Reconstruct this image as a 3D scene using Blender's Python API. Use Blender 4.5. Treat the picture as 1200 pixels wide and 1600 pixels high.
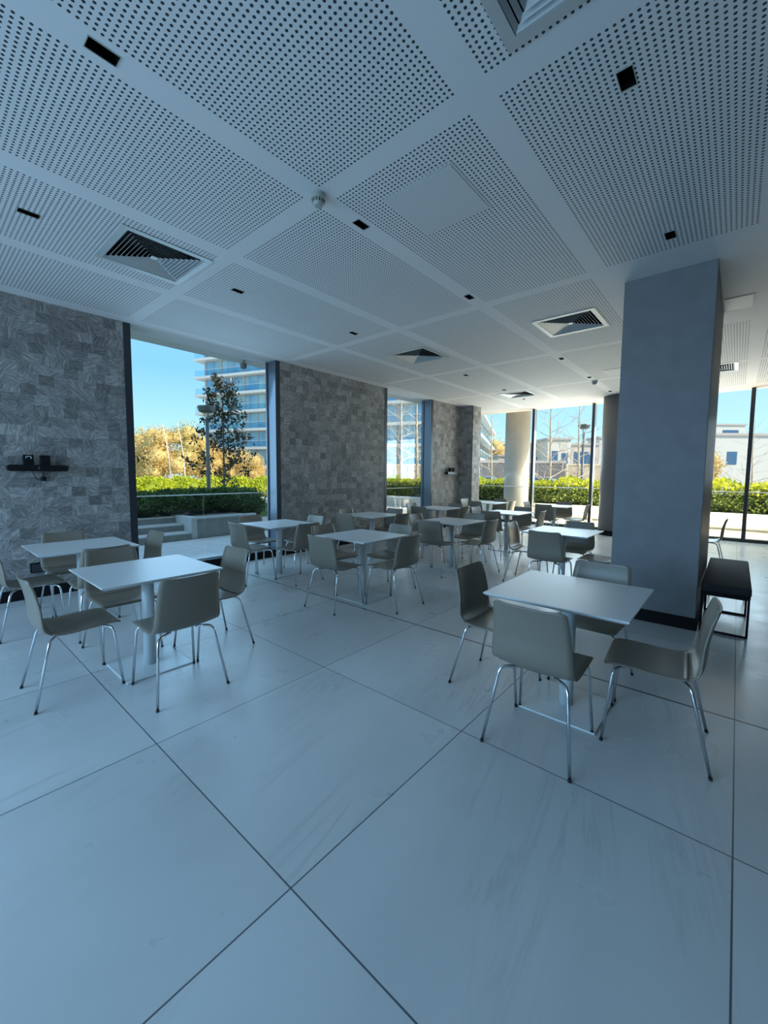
import bpy, bmesh, math, random
from mathutils import Vector, Matrix
import numpy as np

for o in list(bpy.data.objects): bpy.data.objects.remove(o)
S = bpy.context.scene
C = S.collection
sin, cos, pi = math.sin, math.cos, math.pi
EYE = 1.48          # camera height
H = 3.437           # ceiling height

# ------------------------------------------------------------------ camera
PITCH, ROLL, YAW, FPX = 0.0760649, 0.0072211, 0.7081090, 642.6
fwd0 = Vector((-sin(YAW), cos(YAW), 0)); right0 = Vector((cos(YAW), sin(YAW), 0)); up0 = Vector((0, 0, 1))
fwd = fwd0*cos(PITCH) - up0*sin(PITCH); upv = up0*cos(PITCH) + fwd0*sin(PITCH)
rt = right0*cos(ROLL) + upv*sin(ROLL); up2 = upv*cos(ROLL) - right0*sin(ROLL)
cam_data = bpy.data.cameras.new('camera'); cam = bpy.data.objects.new('camera', cam_data); C.objects.link(cam)
m = Matrix.Identity(4)
for i in range(3):
    m[i][0] = rt[i]; m[i][1] = up2[i]; m[i][2] = -fwd[i]
m[2][3] = EYE
cam.matrix_world = m
cam_data.sensor_fit = 'VERTICAL'; cam_data.sensor_height = 36; cam_data.lens = FPX*36/1600
cam_data.shift_x = -0.7/1600; cam_data.shift_y = -10.2/1600
cam_data.clip_start = 0.05; cam_data.clip_end = 500
S.camera = cam

# ------------------------------------------------------------------ sky, sun, added fill lamps
S.view_settings.view_transform = 'Standard'; S.view_settings.look = 'None'
S.view_settings.exposure = 0.0; S.view_settings.gamma = 1; S.view_settings.use_curve_mapping = False
SUN_DIR = Vector((0.954, 0.30, math.tan(math.radians(34)))).normalized()
W = bpy.data.worlds.new('sky'); S.world = W; W.use_nodes = True
nt = W.node_tree; nt.nodes.clear()
out = nt.nodes.new('ShaderNodeOutputWorld'); bg = nt.nodes.new('ShaderNodeBackground')
tc = nt.nodes.new('ShaderNodeTexCoord'); sep = nt.nodes.new('ShaderNodeSeparateXYZ')
nt.links.new(tc.outputs['Generated'], sep.inputs[0])
ramp = nt.nodes.new('ShaderNodeValToRGB'); nt.links.new(sep.outputs['Z'], ramp.inputs[0])
e = ramp.color_ramp.elements
e[0].position = 0.0; e[0].color = (0.60, 0.90, 1.0, 1)
e[1].position = 1.0; e[1].color = (0.36, 0.62, 1.0, 1)
for p, c in ((0.06, (0.48, 0.83, 0.98, 1)), (0.22, (0.24, 0.58, 0.95, 1)), (0.5, (0.30, 0.60, 0.98, 1))):
    n = e.new(p); n.color = c
# the sky is paler towards the sun
az = nt.nodes.new('ShaderNodeMapRange'); az.inputs['From Min'].default_value = -0.6; az.inputs['From Max'].default_value = 1.0
az.inputs['To Min'].default_value = 0.0; az.inputs['To Max'].default_value = 0.45
nt.links.new(sep.outputs['X'], az.inputs['Value'])
mx = nt.nodes.new('ShaderNodeMix'); mx.data_type = 'RGBA'
nt.links.new(az.outputs[0], mx.inputs[0]); nt.links.new(ramp.outputs[0], mx.inputs[6]); mx.inputs[7].default_value = (0.8, 0.95, 1.0, 1)
nt.links.new(mx.outputs[2], bg.inputs['Color']); bg.inputs['Strength'].default_value = 1.3
nt.links.new(bg.outputs[0], out.inputs[0])

sd = bpy.data.lights.new('sun', 'SUN'); sd.energy = 6.6; sd.color = (1.0, 0.90, 0.74); sd.angle = math.radians(0.6)
so = bpy.data.objects.new('sun', sd); C.objects.link(so); so.rotation_euler = SUN_DIR.to_track_quat('Z', 'Y').to_euler()

def area(name, loc, size, rot, energy, color):
    d = bpy.data.lights.new(name, 'AREA'); d.shape = 'RECTANGLE'; d.size, d.size_y = size
    d.energy = energy; d.color = color
    o = bpy.data.objects.new(name, d); C.objects.link(o); o.location = loc; o.rotation_euler = rot
    return o
# added blue fill lamps boosting skylight at the rear, left and far windows
area('rear_window_fill', (-3.2, -4.0, 1.9), (5.4, 2.6), (pi/2-1.0, 0, 0), 400, (0.34, 0.64, 1.0))
area('left_window_fill', (-6.75, 3.2, 1.9), (2.6, 2.1), (0, -pi/2+0.35, 0), 34, (0.40, 0.70, 1.0))
area('far_sky_fill', (-2.7, 12.9, 2.05), (6.8, 1.7), (-pi/2+0.5, 0, 0), 215, (0.66, 0.86, 1.0))
area('far_paving_fill', (-2.2, 14.15, 0.03), (5.8, 1.2), (pi, 0, 0), 470, (1.0, 0.80, 0.54))  # added lamp in place of sunlight bounced off the paving

# ------------------------------------------------------------------ materials
MATS = {}
def mat(name, color, rough=0.5, metal=0.0, spec=0.5, noise=0.0, nscale=20.0, bump=0.0, bscale=None, coat=0.0, emit=None):
    if name in MATS: return MATS[name]
    M = bpy.data.materials.new(name); M.use_nodes = True; t = M.node_tree; b = t.nodes['Principled BSDF']
    b.inputs['Base Color'].default_value = (*color, 1); b.inputs['Roughness'].default_value = rough
    b.inputs['Metallic'].default_value = metal; b.inputs['Specular IOR Level'].default_value = spec
    b.inputs['Coat Weight'].default_value = coat
    if noise or bump:
        tcn = t.nodes.new('ShaderNodeTexCoord'); nz = t.nodes.new('ShaderNodeTexNoise'); nz.inputs['Scale'].default_value = nscale
        nz.inputs['Detail'].default_value = 5
        t.links.new(tcn.outputs['Object'], nz.inputs['Vector'])
        if noise:
            r = t.nodes.new('ShaderNodeValToRGB'); r.color_ramp.elements[0].position = 0.3; r.color_ramp.elements[1].position = 0.7
            r.color_ramp.elements[0].color = (*[max(0, c*(1-noise)) for c in color], 1)
            r.color_ramp.elements[1].color = (*[min(1, c*(1+noise)) for c in color], 1)
            t.links.new(nz.outputs['Fac'], r.inputs[0]); t.links.new(r.outputs[0], b.inputs['Base Color'])
        if bump:
            bn = t.nodes.new('ShaderNodeBump'); bn.inputs['Strength'].default_value = bump; bn.inputs['Distance'].default_value = 0.002
            t.links.new(nz.outputs['Fac'], bn.inputs['Height']); t.links.new(bn.outputs[0], b.inputs['Normal'])
    MATS[name] = M; return M

class NB:   # tiny node builder for maths-heavy materials
    def __init__(s, name, rough=0.5, spec=0.5):
        s.m = bpy.data.materials.new(name); s.m.use_nodes = True; s.t = s.m.node_tree; s.b = s.t.nodes['Principled BSDF']
        s.b.inputs['Roughness'].default_value = rough; s.b.inputs['Specular IOR Level'].default_value = spec
        g = s.t.nodes.new('ShaderNodeNewGeometry'); sp = s.t.nodes.new('ShaderNodeSeparateXYZ'); s.t.links.new(g.outputs['Position'], sp.inputs[0])
        s.pos = g.outputs['Position']; s.x, s.y, s.z = sp.outputs
    def f(s, op, a, b=None, c=None):
        n = s.t.nodes.new('ShaderNodeMath'); n.operation = op
        for i, v in enumerate((a, b, c)):
            if v is None: continue
            if isinstance(v, (int, float)): n.inputs[i].default_value = v
            else: s.t.links.new(v, n.inputs[i])
        return n.outputs[0]
    def xyz(s, a, b, c):
        n = s.t.nodes.new('ShaderNodeCombineXYZ')
        for i, v in enumerate((a, b, c)):
            if isinstance(v, (int, float)): n.inputs[i].default_value = v
            else: s.t.links.new(v, n.inputs[i])
        return n.outputs[0]
    def noise(s, vec, scale, detail=4, rough=0.5, dist=0.0):
        n = s.t.nodes.new('ShaderNodeTexNoise'); n.inputs['Scale'].default_value = scale; n.inputs['Detail'].default_value = detail
        n.inputs['Roughness'].default_value = rough; n.inputs['Distortion'].default_value = dist
        s.t.links.new(vec, n.inputs['Vector']); return n.outputs['Fac']
    def white(s, vec):
        n = s.t.nodes.new('ShaderNodeTexWhiteNoise'); n.noise_dimensions = '3D'; s.t.links.new(vec, n.inputs['Vector']); return n.outputs['Value']
    def ramp(s, fac, stops, interp='LINEAR'):
        n = s.t.nodes.new('ShaderNodeValToRGB'); n.color_ramp.interpolation = interp; el = n.color_ramp.elements
        el[0].position, el[0].color = stops[0][0], (*stops[0][1], 1); el[1].position, el[1].color = stops[-1][0], (*stops[-1][1], 1)
        for p, c in stops[1:-1]: q = el.new(p); q.color = (*c, 1)
        s.t.links.new(fac, n.inputs[0]); return n.outputs[0]
    def mix(s, fac, a, b, mode='MIX'):
        n = s.t.nodes.new('ShaderNodeMix'); n.data_type = 'RGBA'; n.blend_type = mode
        for i, v in ((0, fac), (6, a), (7, b)):
            if isinstance(v, (int, float)): n.inputs[i].default_value = v
            elif isinstance(v, tuple): n.inputs[i].default_value = (*v, 1)
            else: s.t.links.new(v, n.inputs[i])
        return n.outputs[2]
    def color(s, c): s.t.links.new(c, s.b.inputs['Base Color']); return s
    def bump(s, h, st=0.3, d=0.002):
        n = s.t.nodes.new('ShaderNodeBump'); n.inputs['Strength'].default_value = st; n.inputs['Distance'].default_value = d
        s.t.links.new(h, n.inputs['Height']); s.t.links.new(n.outputs[0], s.b.inputs['Normal'])

def floor_material():
    n = NB('large_porcelain_tiles', 0.27, 0.5)
    P = 1.2
    tx = n.f('DIVIDE', n.f('SUBTRACT', n.x, 0.066), P); ty = n.f('DIVIDE', n.f('SUBTRACT', n.y, 0.824), P)
    def edge(t, w): 
        fr = n.f('FRACT', t); d = n.f('MINIMUM', fr, n.f('SUBTRACT', 1.0, fr)); return n.f('LESS_THAN', d, w/P/2)
    joint = n.f('MAXIMUM', edge(tx, 0.006), edge(ty, 0.006))
    wide = n.f('LESS_THAN', n.f('ABSOLUTE', n.f('SUBTRACT', n.y, 3.224)), 0.009)
    ix = n.f('FLOOR', tx); iy = n.f('FLOOR', ty); rnd = n.white(n.xyz(ix, iy, 3.0))
    off = n.f('MULTIPLY', rnd, 37.0)
    # veins run roughly along y, shifted tile by tile
    v = n.xyz(n.f('ADD', n.f('MULTIPLY', n.f('ADD', n.x, n.f('MULTIPLY', n.y, 0.22)), 2.4), off), n.f('MULTIPLY', n.y, 0.20), off)
    n1 = n.noise(v, 1.5, 6, 0.62, 0.9)
    vein = n.f('ABSOLUTE', n.f('SUBTRACT', n1, 0.5))
    strength = n.noise(n.xyz(n.f('ADD', n.x, off), n.y, off), 1.3, 3)
    base = n.ramp(n.noise(n.xyz(n.f('ADD', n.x, off), n.f('MULTIPLY', n.y, .5), 1.0), 1.2, 4), [(0.3, (0.50, 0.51, 0.50)), (0.7, (0.60, 0.61, 0.60))])
    vm = n.f('MULTIPLY', n.ramp(vein, [(0.0, (1, 1, 1)), (0.012, (0.45,)*3), (0.045, (0, 0, 0))]), n.ramp(strength, [(0.5, (0, 0, 0)), (0.66, (1, 1, 1))]))
    col = n.mix(n.f('MULTIPLY', vm, 0.33), base, (0.24, 0.24, 0.24))
    cl = n.ramp(n.noise(v, 0.9, 5, 0.6), [(0.45, (0, 0, 0)), (0.8, (1, 1, 1))])
    col = n.mix(n.f('MULTIPLY', cl, 0.22), col, (0.38, 0.385, 0.38))
    col = n.mix(joint, col, (0.10, 0.11, 0.12)); col = n.mix(wide, col, (0.03, 0.03, 0.035))
    n.color(col)
    n.bump(n.f('SUBTRACT', 1.0, n.f('MAXIMUM', joint, wide)), 0.4, 0.001)
    rr = n.ramp(n.noise(n.xyz(n.x, n.y, 0.0), 3.0, 4), [(0.3, (0.26,)*3), (0.7, (0.36,)*3)]); n.t.links.new(rr, n.b.inputs['Roughness'])
    return n.m

def ceiling_material():
    n = NB('perforated_ceiling_panels', 0.7, 0.3)
    p = 0.0308
    def wrap(t, P): return n.f('MULTIPLY', n.f('FRACT', n.f('DIVIDE', t, P)), P)
    u = wrap(n.f('SUBTRACT', 0.0234, n.x), 1.2345); v = wrap(n.f('SUBTRACT', n.y, 2.1046), 2.45)
    mask = n.f('MULTIPLY', n.f('LESS_THAN', u, 35*p), n.f('LESS_THAN', v, 75*p))
    hu = n.f('SUBTRACT', n.f('FRACT', n.f('DIVIDE', u, p)), 0.5); hv = n.f('SUBTRACT', n.f('FRACT', n.f('DIVIDE', v, p)), 0.5)
    r = n.f('SQRT', n.f('ADD', n.f('MULTIPLY', hu, hu), n.f('MULTIPLY', hv, hv)))
    hole = n.f('LESS_THAN', r, 0.245)
    # no perforation round the pillar and along the edges of the room
    plain = n.f('MULTIPLY', n.f('GREATER_THAN', n.x, -1.14), n.f('MULTIPLY', n.f('GREATER_THAN', n.y, 4.5), n.f('LESS_THAN', n.y, 6.95)))
    ok = n.f('MULTIPLY', n.f('SUBTRACT', 1.0, plain), n.f('MULTIPLY', n.f('LESS_THAN', n.y, 11.9), n.f('GREATER_THAN', n.x, -5.98)))
    hole = n.f('MULTIPLY', n.f('MULTIPLY', hole, mask), ok)
    n.color(n.mix(hole, (0.74, 0.745, 0.74), (0.035, 0.045, 0.05)))
    n.bump(n.f('SUBTRACT', 1.0, hole), 0.5, 0.004)
    return n.m

def wallpaper_material():
    n = NB('grey_mosaic_stone_wallpaper', 0.62, 0.35)
    yy = n.f('ADD', n.y, n.x); 
    ph = 0.118
    row = n.f('FLOOR', n.f('DIVIDE', n.z, ph)); sh = n.f('MULTIPLY', n.white(n.xyz(row, 1.0, 2.0)), 0.2)
    u = n.f('DIVIDE', n.f('ADD', yy, sh), 0.142); cu = n.f('FLOOR', u)
    r1 = n.white(n.xyz(cu, row, 5.0)); r2 = n.white(n.xyz(cu, row, 9.0))
    # streaks swirl in a direction of their own in every patch
    a = n.f('MULTIPLY', r2, 3.14)
    ca = n.f('COSINE', a); sa = n.f('SINE', a)
    lu = n.f('SUBTRACT', n.f('MULTIPLY', yy, ca), n.f('MULTIPLY', n.z, sa)); lv = n.f('ADD', n.f('MULTIPLY', yy, sa), n.f('MULTIPLY', n.z, ca))
    st = n.noise(n.xyz(n.f('MULTIPLY', lu, 6.0), n.f('MULTIPLY', lv, 34.0), n.f('MULTIPLY', r1, 20.0)), 1.2, 5, 0.65, 1.6)
    base = n.ramp(r1, [(0.0, (0.17, 0.162, 0.154)), (0.35, (0.235, 0.225, 0.214)), (0.75, (0.29, 0.277, 0.264)), (1.0, (0.34, 0.325, 0.31))])
    streak = n.ramp(st, [(0.32, (0.5, 0.5, 0.5)), (0.5, (0.95, 0.95, 0.95)), (0.66, (1.55, 1.55, 1.55))])
    n.color(n.mix(1.0, base, streak, 'MULTIPLY'))
    n.bump(st, 0.25, 0.002)
    return n.m

def leaf_material(name, c1, c2, rough=0.45, trans=0.25):
    n = NB(name, rough, 0.3)
    oi = n.t.nodes.new('ShaderNodeTexCoord')
    nz = n.noise(n.xyz(n.x, n.y, n.z), 9.0, 2)
    n.color(n.ramp(nz, [(0.35, c1), (0.65, c2)]))
    n.b.inputs['Subsurface Weight'].default_value = 0.0
    if trans:
        tr = n.t.nodes.new('ShaderNodeBsdfTranslucent'); n.t.links.new(n.b.inputs['Base Color'].links[0].from_socket, tr.inputs[0])
        ms = n.t.nodes.new('ShaderNodeMixShader'); ms.inputs[0].default_value = trans
        o = n.t.nodes['Material Output']; n.t.links.new(n.b.outputs[0], ms.inputs[1]); n.t.links.new(tr.outputs[0], ms.inputs[2]); n.t.links.new(ms.outputs[0], o.inputs[0])
    return n.m

def glass_material(name, tint, refl=0.06):
    M_ = bpy.data.materials.new(name); M_.use_nodes = True; t = M_.node_tree; t.nodes.clear()
    o = t.nodes.new('ShaderNodeOutputMaterial'); tr = t.nodes.new('ShaderNodeBsdfTransparent'); gl = t.nodes.new('ShaderNodeBsdfGlossy')
    tr.inputs[0].default_value = (*tint, 1); gl.inputs['Roughness'].default_value = 0.02; gl.inputs[0].default_value = (1, 1, 1, 1)
    lw = t.nodes.new('ShaderNodeLayerWeight'); lw.inputs[0].default_value = 0.25
    mr = t.nodes.new('ShaderNodeMapRange'); mr.inputs['To Min'].default_value = refl*0.1; mr.inputs['To Max'].default_value = 0.12
    t.links.new(lw.outputs['Fresnel'], mr.inputs['Value'])
    ms = t.nodes.new('ShaderNodeMixShader'); t.links.new(mr.outputs[0], ms.inputs[0]); t.links.new(tr.outputs[0], ms.inputs[1]); t.links.new(gl.outputs[0], ms.inputs[2])
    t.links.new(ms.outputs[0], o.inputs[0]); return M_

FLOOR = floor_material(); CEIL = ceiling_material(); WALLP = wallpaper_material()
GLASS = glass_material('clear_window_glass', (0.97, 0.985, 0.985)); BALG = glass_material('balustrade_glass', (0.965, 0.985, 0.98))
BLACK = mat('matt_black', (0.008, 0.008, 0.009), 0.6, spec=0.15)
FRAME = mat('dark_anodised_frame', (0.03, 0.033, 0.04), 0.38, 0.0, 0.5)
REVEAL = mat('satin_blue_grey_metal', (0.17, 0.20, 0.25), 0.28, 0.55)
PLAST = mat('white_plaster', (0.66, 0.66, 0.64), 0.7)
PILLAR = mat('grey_vinyl_cladding', (0.20, 0.205, 0.215), 0.5, 0, 0.4, noise=0.07, nscale=6, bump=0.3)
ROUND = mat('dark_grey_column_paint', (0.15, 0.15, 0.155), 0.5, noise=0.05)
CHAIR = mat('dove_grey_moulded_plastic', (0.215, 0.187, 0.145), 0.36, 0, 0.5, noise=0.03, nscale=3)
CHROME = mat('chrome_tube', (0.72, 0.74, 0.76), 0.12, 1.0)
RUBBER = mat('black_rubber', (0.015, 0.015, 0.015), 0.7)
TTOP = mat('white_laminate_top', (0.66, 0.68, 0.68), 0.34, 0, 0.5)
TEDGE = mat('white_enamel', (0.62, 0.66, 0.66), 0.3)
ALU = mat('pale_vent_metal', (0.52, 0.54, 0.53), 0.45, 0.2)
DETW = mat('off_white_plastic', (0.40, 0.42, 0.38), 0.45)
FABRIC = mat('black_fabric', (0.020, 0.019, 0.021), 0.85, noise=0.2, nscale=60, bump=0.4)

# ------------------------------------------------------------------ mesh helpers
def obj(name, bm, material, parent=None, smooth=False, kind=None):
    me = bpy.data.meshes.new(name)
    if smooth:
        for f in bm.faces: f.smooth = True
    bm.to_mesh(me); bm.free(); me.materials.append(material)
    o = bpy.data.objects.new(name, me); C.objects.link(o)
    if parent: o.parent = parent
    if kind: o['kind'] = kind
    return o
def struct(name, bm, material, smooth=False): return obj(name, bm, material, None, smooth, 'structure')
def tag(o, label, cat, group=None):
    o['label'] = label; o['category'] = cat
    if group: o['group'] = group
    return o
def thing(name, loc, label, cat, group=None, rz=0):
    o = bpy.data.objects.new(name, None); C.objects.link(o); o.location = loc; o.rotation_euler = (0, 0, rz)
    o.empty_display_size = 0.1
    return tag(o, label, cat, group)
def B(): return bmesh.new()
def box(bm, x0, x1, y0, y1, z0, z1, bevel=0, seg=2):
    v = [bm.verts.new((x, y, z)) for x in (x0, x1) for y in (y0, y1) for z in (z0, z1)]
    fs = [bm.faces.new([v[i] for i in q]) for q in ((0, 1, 3, 2), (4, 6, 7, 5), (0, 4, 5, 1), (2, 3, 7, 6), (0, 2, 6, 4), (1, 5, 7, 3))]
    if bevel:
        es = list({e for f in fs for e in f.edges})
        bmesh.ops.bevel(bm, geom=es, offset=bevel, segments=seg, affect='EDGES', profile=0.5)
    return bm
def bx(*a, **k): return box(B(), *a, **k)
def obox(bm, o, ux, uy, w, d, z0, z1):   # oriented box: corner o, unit vectors ux uy
    P = []
    for a in (0, w):
        for b in (0, d):
            for z in (z0, z1): P.append(bm.verts.new((o[0]+ux[0]*a+uy[0]*b, o[1]+ux[1]*a+uy[1]*b, z)))
    for q in ((0, 1, 3, 2), (4, 6, 7, 5), (0, 4, 5, 1), (2, 3, 7, 6), (0, 2, 6, 4), (1, 5, 7, 3)): bm.faces.new([P[i] for i in q])
    return bm
def lathe(bm, prof, n=24, c=(0, 0, 0), cap=True):
    rings = []
    for r, z in prof: rings.append([bm.verts.new((c[0]+r*cos(2*pi*i/n), c[1]+r*sin(2*pi*i/n), c[2]+z)) for i in range(n)])
    for a, b in zip(rings, rings[1:]):
        for i in range(n): bm.faces.new((a[i], a[(i+1) % n], b[(i+1) % n], b[i]))
    if cap:
        bm.faces.new(rings[0][::-1]); bm.faces.new(rings[-1])
    return bm
def tube(bm, pts, r, n=8, caps=True):
    pts = [Vector(p) for p in pts]; rs = r if isinstance(r, (list, tuple)) else [r]*len(pts)
    rings = []; up = None
    for i, p in enumerate(pts):
        d = (pts[min(i+1, len(pts)-1)] - pts[max(i-1, 0)]).normalized()
        if up is None: up = d.orthogonal().normalized()
        up = (up - d*up.dot(d)); up = up.normalized() if up.length > 1e-6 else d.orthogonal().normalized()
        s = d.cross(up)
        rings.append([bm.verts.new(p + (up*cos(2*pi*k/n) + s*sin(2*pi*k/n))*rs[i]) for k in range(n)])
    for a, b in zip(rings, rings[1:]):
        for k in range(n): bm.faces.new((a[k], a[(k+1) % n], b[(k+1) % n], b[k]))
    if caps: bm.faces.new(rings[0][::-1]); bm.faces.new(rings[-1])
    return bm
def arc_pts(pts, rad, seg=5):   # round the corners of a polyline
    P = [Vector(p) for p in pts]; out = [P[0]]
    for a, b, c in zip(P, P[1:], P[2:]):
        d1 = (a-b); d2 = (c-b); r = min(rad, d1.length*.49, d2.length*.49); p1 = b+d1.normalized()*r; p2 = b+d2.normalized()*r
        for i in range(seg+1):
            t = i/seg; out.append(p1*(1-t)**2 + b*2*t*(1-t) + p2*t*t)
    out.append(P[-1]); return out
def sheet(bm, rows, th):    # a curved plate: rows of points, given thickness along the normals
    nr, nc = len(rows), len(rows[0]); top = []; bot = []
    for i in range(nr):
        ta, ba = [], []
        for j in range(nc):
            p = rows[i][j]; du = rows[min(i+1, nr-1)][j]-rows[max(i-1, 0)][j]; dv = rows[i][min(j+1, nc-1)]-rows[i][max(j-1, 0)]
            nn = du.cross(dv).normalized(); ta.append(bm.verts.new(p+nn*th/2)); ba.append(bm.verts.new(p-nn*th/2))
        top.append(ta); bot.append(ba)
    for i in range(nr-1):
        for j in range(nc-1):
            bm.faces.new((top[i][j], top[i+1][j], top[i+1][j+1], top[i][j+1])); bm.faces.new((bot[i][j], bot[i][j+1], bot[i+1][j+1], bot[i+1][j]))
    for i in range(nr-1):
        bm.faces.new((top[i][0], bot[i][0], bot[i+1][0], top[i+1][0])); bm.faces.new((top[i][-1], top[i+1][-1], bot[i+1][-1], bot[i][-1]))
    for j in range(nc-1):
        bm.faces.new((top[0][j], top[0][j+1], bot[0][j+1], bot[0][j])); bm.faces.new((top[-1][j], bot[-1][j], bot[-1][j+1], top[-1][j+1]))
    bmesh.ops.recalc_face_normals(bm, faces=bm.faces[:])
    return bm
def dup(root, loc, rz, label, group=None):
    r = root.copy(); C.objects.link(r); r.location = loc; r.rotation_euler = (0, 0, rz); r['label'] = label
    if group: r['group'] = group
    for ch in list(root.children):
        c = ch.copy(); C.objects.link(c); c.parent = r
        for g in ch.children:
            d = g.copy(); C.objects.link(d); d.parent = c
    return r
def grid_plane(x0, x1, y0, y1, z, holes):
    xs = sorted({x0, x1, *[h[i] for h in holes for i in (0, 1)]}); ys = sorted({y0, y1, *[h[i] for h in holes for i in (2, 3)]})
    bm = B(); vs = {}
    def V(x, y):
        if (x, y) not in vs: vs[(x, y)] = bm.verts.new((x, y, z))
        return vs[(x, y)]
    for a, b in zip(xs, xs[1:]):
        for c, d in zip(ys, ys[1:]):
            mx_, my_ = (a+b)/2, (c+d)/2
            if any(h[0] < mx_ < h[1] and h[2] < my_ < h[3] for h in holes): continue
            bm.faces.new((V(a, c), V(a, d), V(b, d), V(b, c)))
    return bm

# ------------------------------------------------------------------ the room
XL, XR, YB, YF = -6.2, 1.75, -4.1, 12.4
struct('floor', bx(XL-0.35, XR+0.2, YB-0.1, YF+0.1, -0.12, 0.0), FLOOR)
DIFF = [(-4.17, 1.60), (-0.54, 1.56), (-4.14, 5.66), (-1.75, 5.72), (-4.18, 9.85), (-0.47, 9.72)]
DOWN = [(-4.20, 0.725), (-2.36, 0.71), (-2.36, 2.45), (-4.20, 2.45), (-4.18, 4.19), (-2.36, 4.17), (-0.525, 2.43), (-0.525, 4.17),
        (-2.36, 7.30), (-2.36, 9.02), (-4.18, 7.32), (-4.20, 9.12), (-2.36, 10.78)]
DH = 0.335
holes = [(x-DH, x+DH, y-DH, y+DH) for x, y in DIFF] + [(x-0.034, x+0.034, y-0.064, y+0.064) for x, y in DOWN]
struct('ceiling', grid_plane(XL-0.36, XR+0.2, YB-0.1, YF+0.1, H, holes), CEIL)
struct('roof', bx(XL-0.75, XR+0.4, YB-0.3, YF+0.22, H+0.28, 9.5), PLAST)
b = B()
box(b, XL-0.75, XL-0.36, YB-0.3, YF+0.22, H+0.02, H+0.27); box(b, XL-0.35, XR+0.4, YF+0.11, YF+0.22, H+0.02, H+0.27)
box(b, XR+0.2, XR+0.4, YB-0.3, YF+0.1, H-0.02, H+0.27); box(b, XL-0.35, XR+0.2, YB-0.3, YB-0.1, H-0.02, H+0.27)
struct('trim_1', b, mat('soffit_cream', (0.66, 0.64, 0.58), 0.7))
W1 = (2.05, 4.32); W2 = (7.31, 9.13)
b = B()
for y0, y1 in ((YB, W1[0]), (W1[1], W2[0]), (W2[1], 10.63)): box(b, XL-0.33, XL, y0, y1, 0, H)
box(b, XL-0.33, -5.8, 10.63, 11.08, 0, H)
struct('wall_left', b, WALLP)
struct('wall_right', bx(XR, XR+0.2, YB, YF, 0, H), mat('dark_side_wall', (0.12, 0.115, 0.11), 0.6))
b = B(); box(b, XL-0.33, XR, YB-0.1, YB, 0, 0.25); box(b, XL-0.33, XR, YB-0.1, YB, 3.25, H)
box(b, -0.4, XR, YB-0.1, YB, 0.25, 3.25)
for x in (-6.3, -4.4, -2.4): box(b, x-0.05, x+0.05, YB-0.1, YB, 0.25, 3.25)
struct('wall_back', b, MATS['dark_side_wall'])
struct('wall_far', bx(0.75, XR, YF-0.1, YF+0.05, 0, H), PLAST)
# skirting, running on under the windows
struct('baseboard_left', box(box(bx(XL, XL+0.018, YB, 10.61, 0, 0.125), XL, -5.782, 10.61, 10.63, 0, 0.125), -5.8, -5.782, 10.63, 11.08, 0, 0.125), BLACK)
def tall_window(n, y0, y1):
    b = B()
    box(b, XL-0.35, XL+0.004, y0-0.085, y0+0.002, 0.0, H-0.001)                  # near jamb, black
    box(b, XL-0.30, XL+0.004, y1-0.002, y1+0.07, 0.0, H-0.001)
    box(b, XL-0.30, XL-0.02, y0, y1, 0.0, 0.10)
    f = obj('window_%d' % n, b, FRAME, None, False, 'structure')
    r = obj('reveal', box(bx(XL-0.30, XL-0.004, y1-0.02, y1-0.003, 0.10, H-0.001), XL-0.26, XL-0.235, y1-0.045, y1-0.02, 0.10, H-0.001), REVEAL, f)
    obj('pane', bx(XL-0.27, XL-0.255, y0+0.003, y1-0.021, 0.10, H-0.001), GLASS, f)
tall_window(1, *W1); tall_window(2, *W2)
# glazed far wall and its return at the left
b = B(); MUL = [-4.70, -3.06, -1.45, 0.165]
for x in MUL: box(b, x-0.035, x+0.035, YF-0.14, YF+0.03, 0.07, H-0.001)
box(b, XL-0.27, 0.749, YF-0.10, YF+0.05, 0.0, 0.07); box(b, 0.68, 0.749, YF-0.14, YF+0.03, 0.07, H-0.001)
box(b, XL-0.30, XL-0.22, 11.08, YF, 0.0, 0.07)
f3 = struct('window_3', b, FRAME)
b = B()
for x in MUL: box(b, x+0.0355, x+0.040, YF-0.135, YF-0.005, 0.075, H-0.002)
obj('mullion_cover', b, mat('pale_aluminium', (0.42, 0.44, 0.46), 0.35, 0.4), f3)
xs = [XL-0.255] + MUL + [0.72]
for a, c in zip(xs, xs[1:]): obj('pane', bx(a+0.04, c-0.04, YF-0.012, YF, 0.07, H-0.001), GLASS, f3)
obj('pane', bx(XL-0.265, XL-0.25, 11.09, YF-0.02, 0.07, H-0.001), GLASS, f3)
# glass guard rails just outside the glazing
def rail(x0, y0, x1, y1, label, n):
    L = math.hypot(x1-x0, y1-y0); a = math.atan2(y1-y0, x1-x0)
    t = thing('glass_balustrade', (x0, y0, 0), label, 'balustrade', None, a)
    obj('handrail', bx(0, L, -0.010, 0.010, 1.1185, 1.134, bevel=0.003), mat('pale_rail', (0.78, 0.78, 0.72), 0.35, 0.2), t)
    obj('bottom_channel', bx(0, L, -0.02, 0.02, 0.0, 0.06), FRAME, t)
    for k in range(n): obj('glass_panel', bx(L*k/n+0.012, L*(k+1)/n-0.012, -0.005, 0.005, 0.06, 1.118), BALG, t)
rail(XL-0.42, 2.0, XL-0.42, 4.36, 'clear glass balustrade with pale handrail outside the large left window', 2)
rail(XL-0.42, 7.2, XL-0.42, 9.2, 'clear glass balustrade with pale handrail outside the narrow second window', 2)
rail(XL-0.2, YF+0.14, XR, YF+0.14, 'long clear glass balustrade with pale handrail outside the far window wall', 7)

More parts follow.
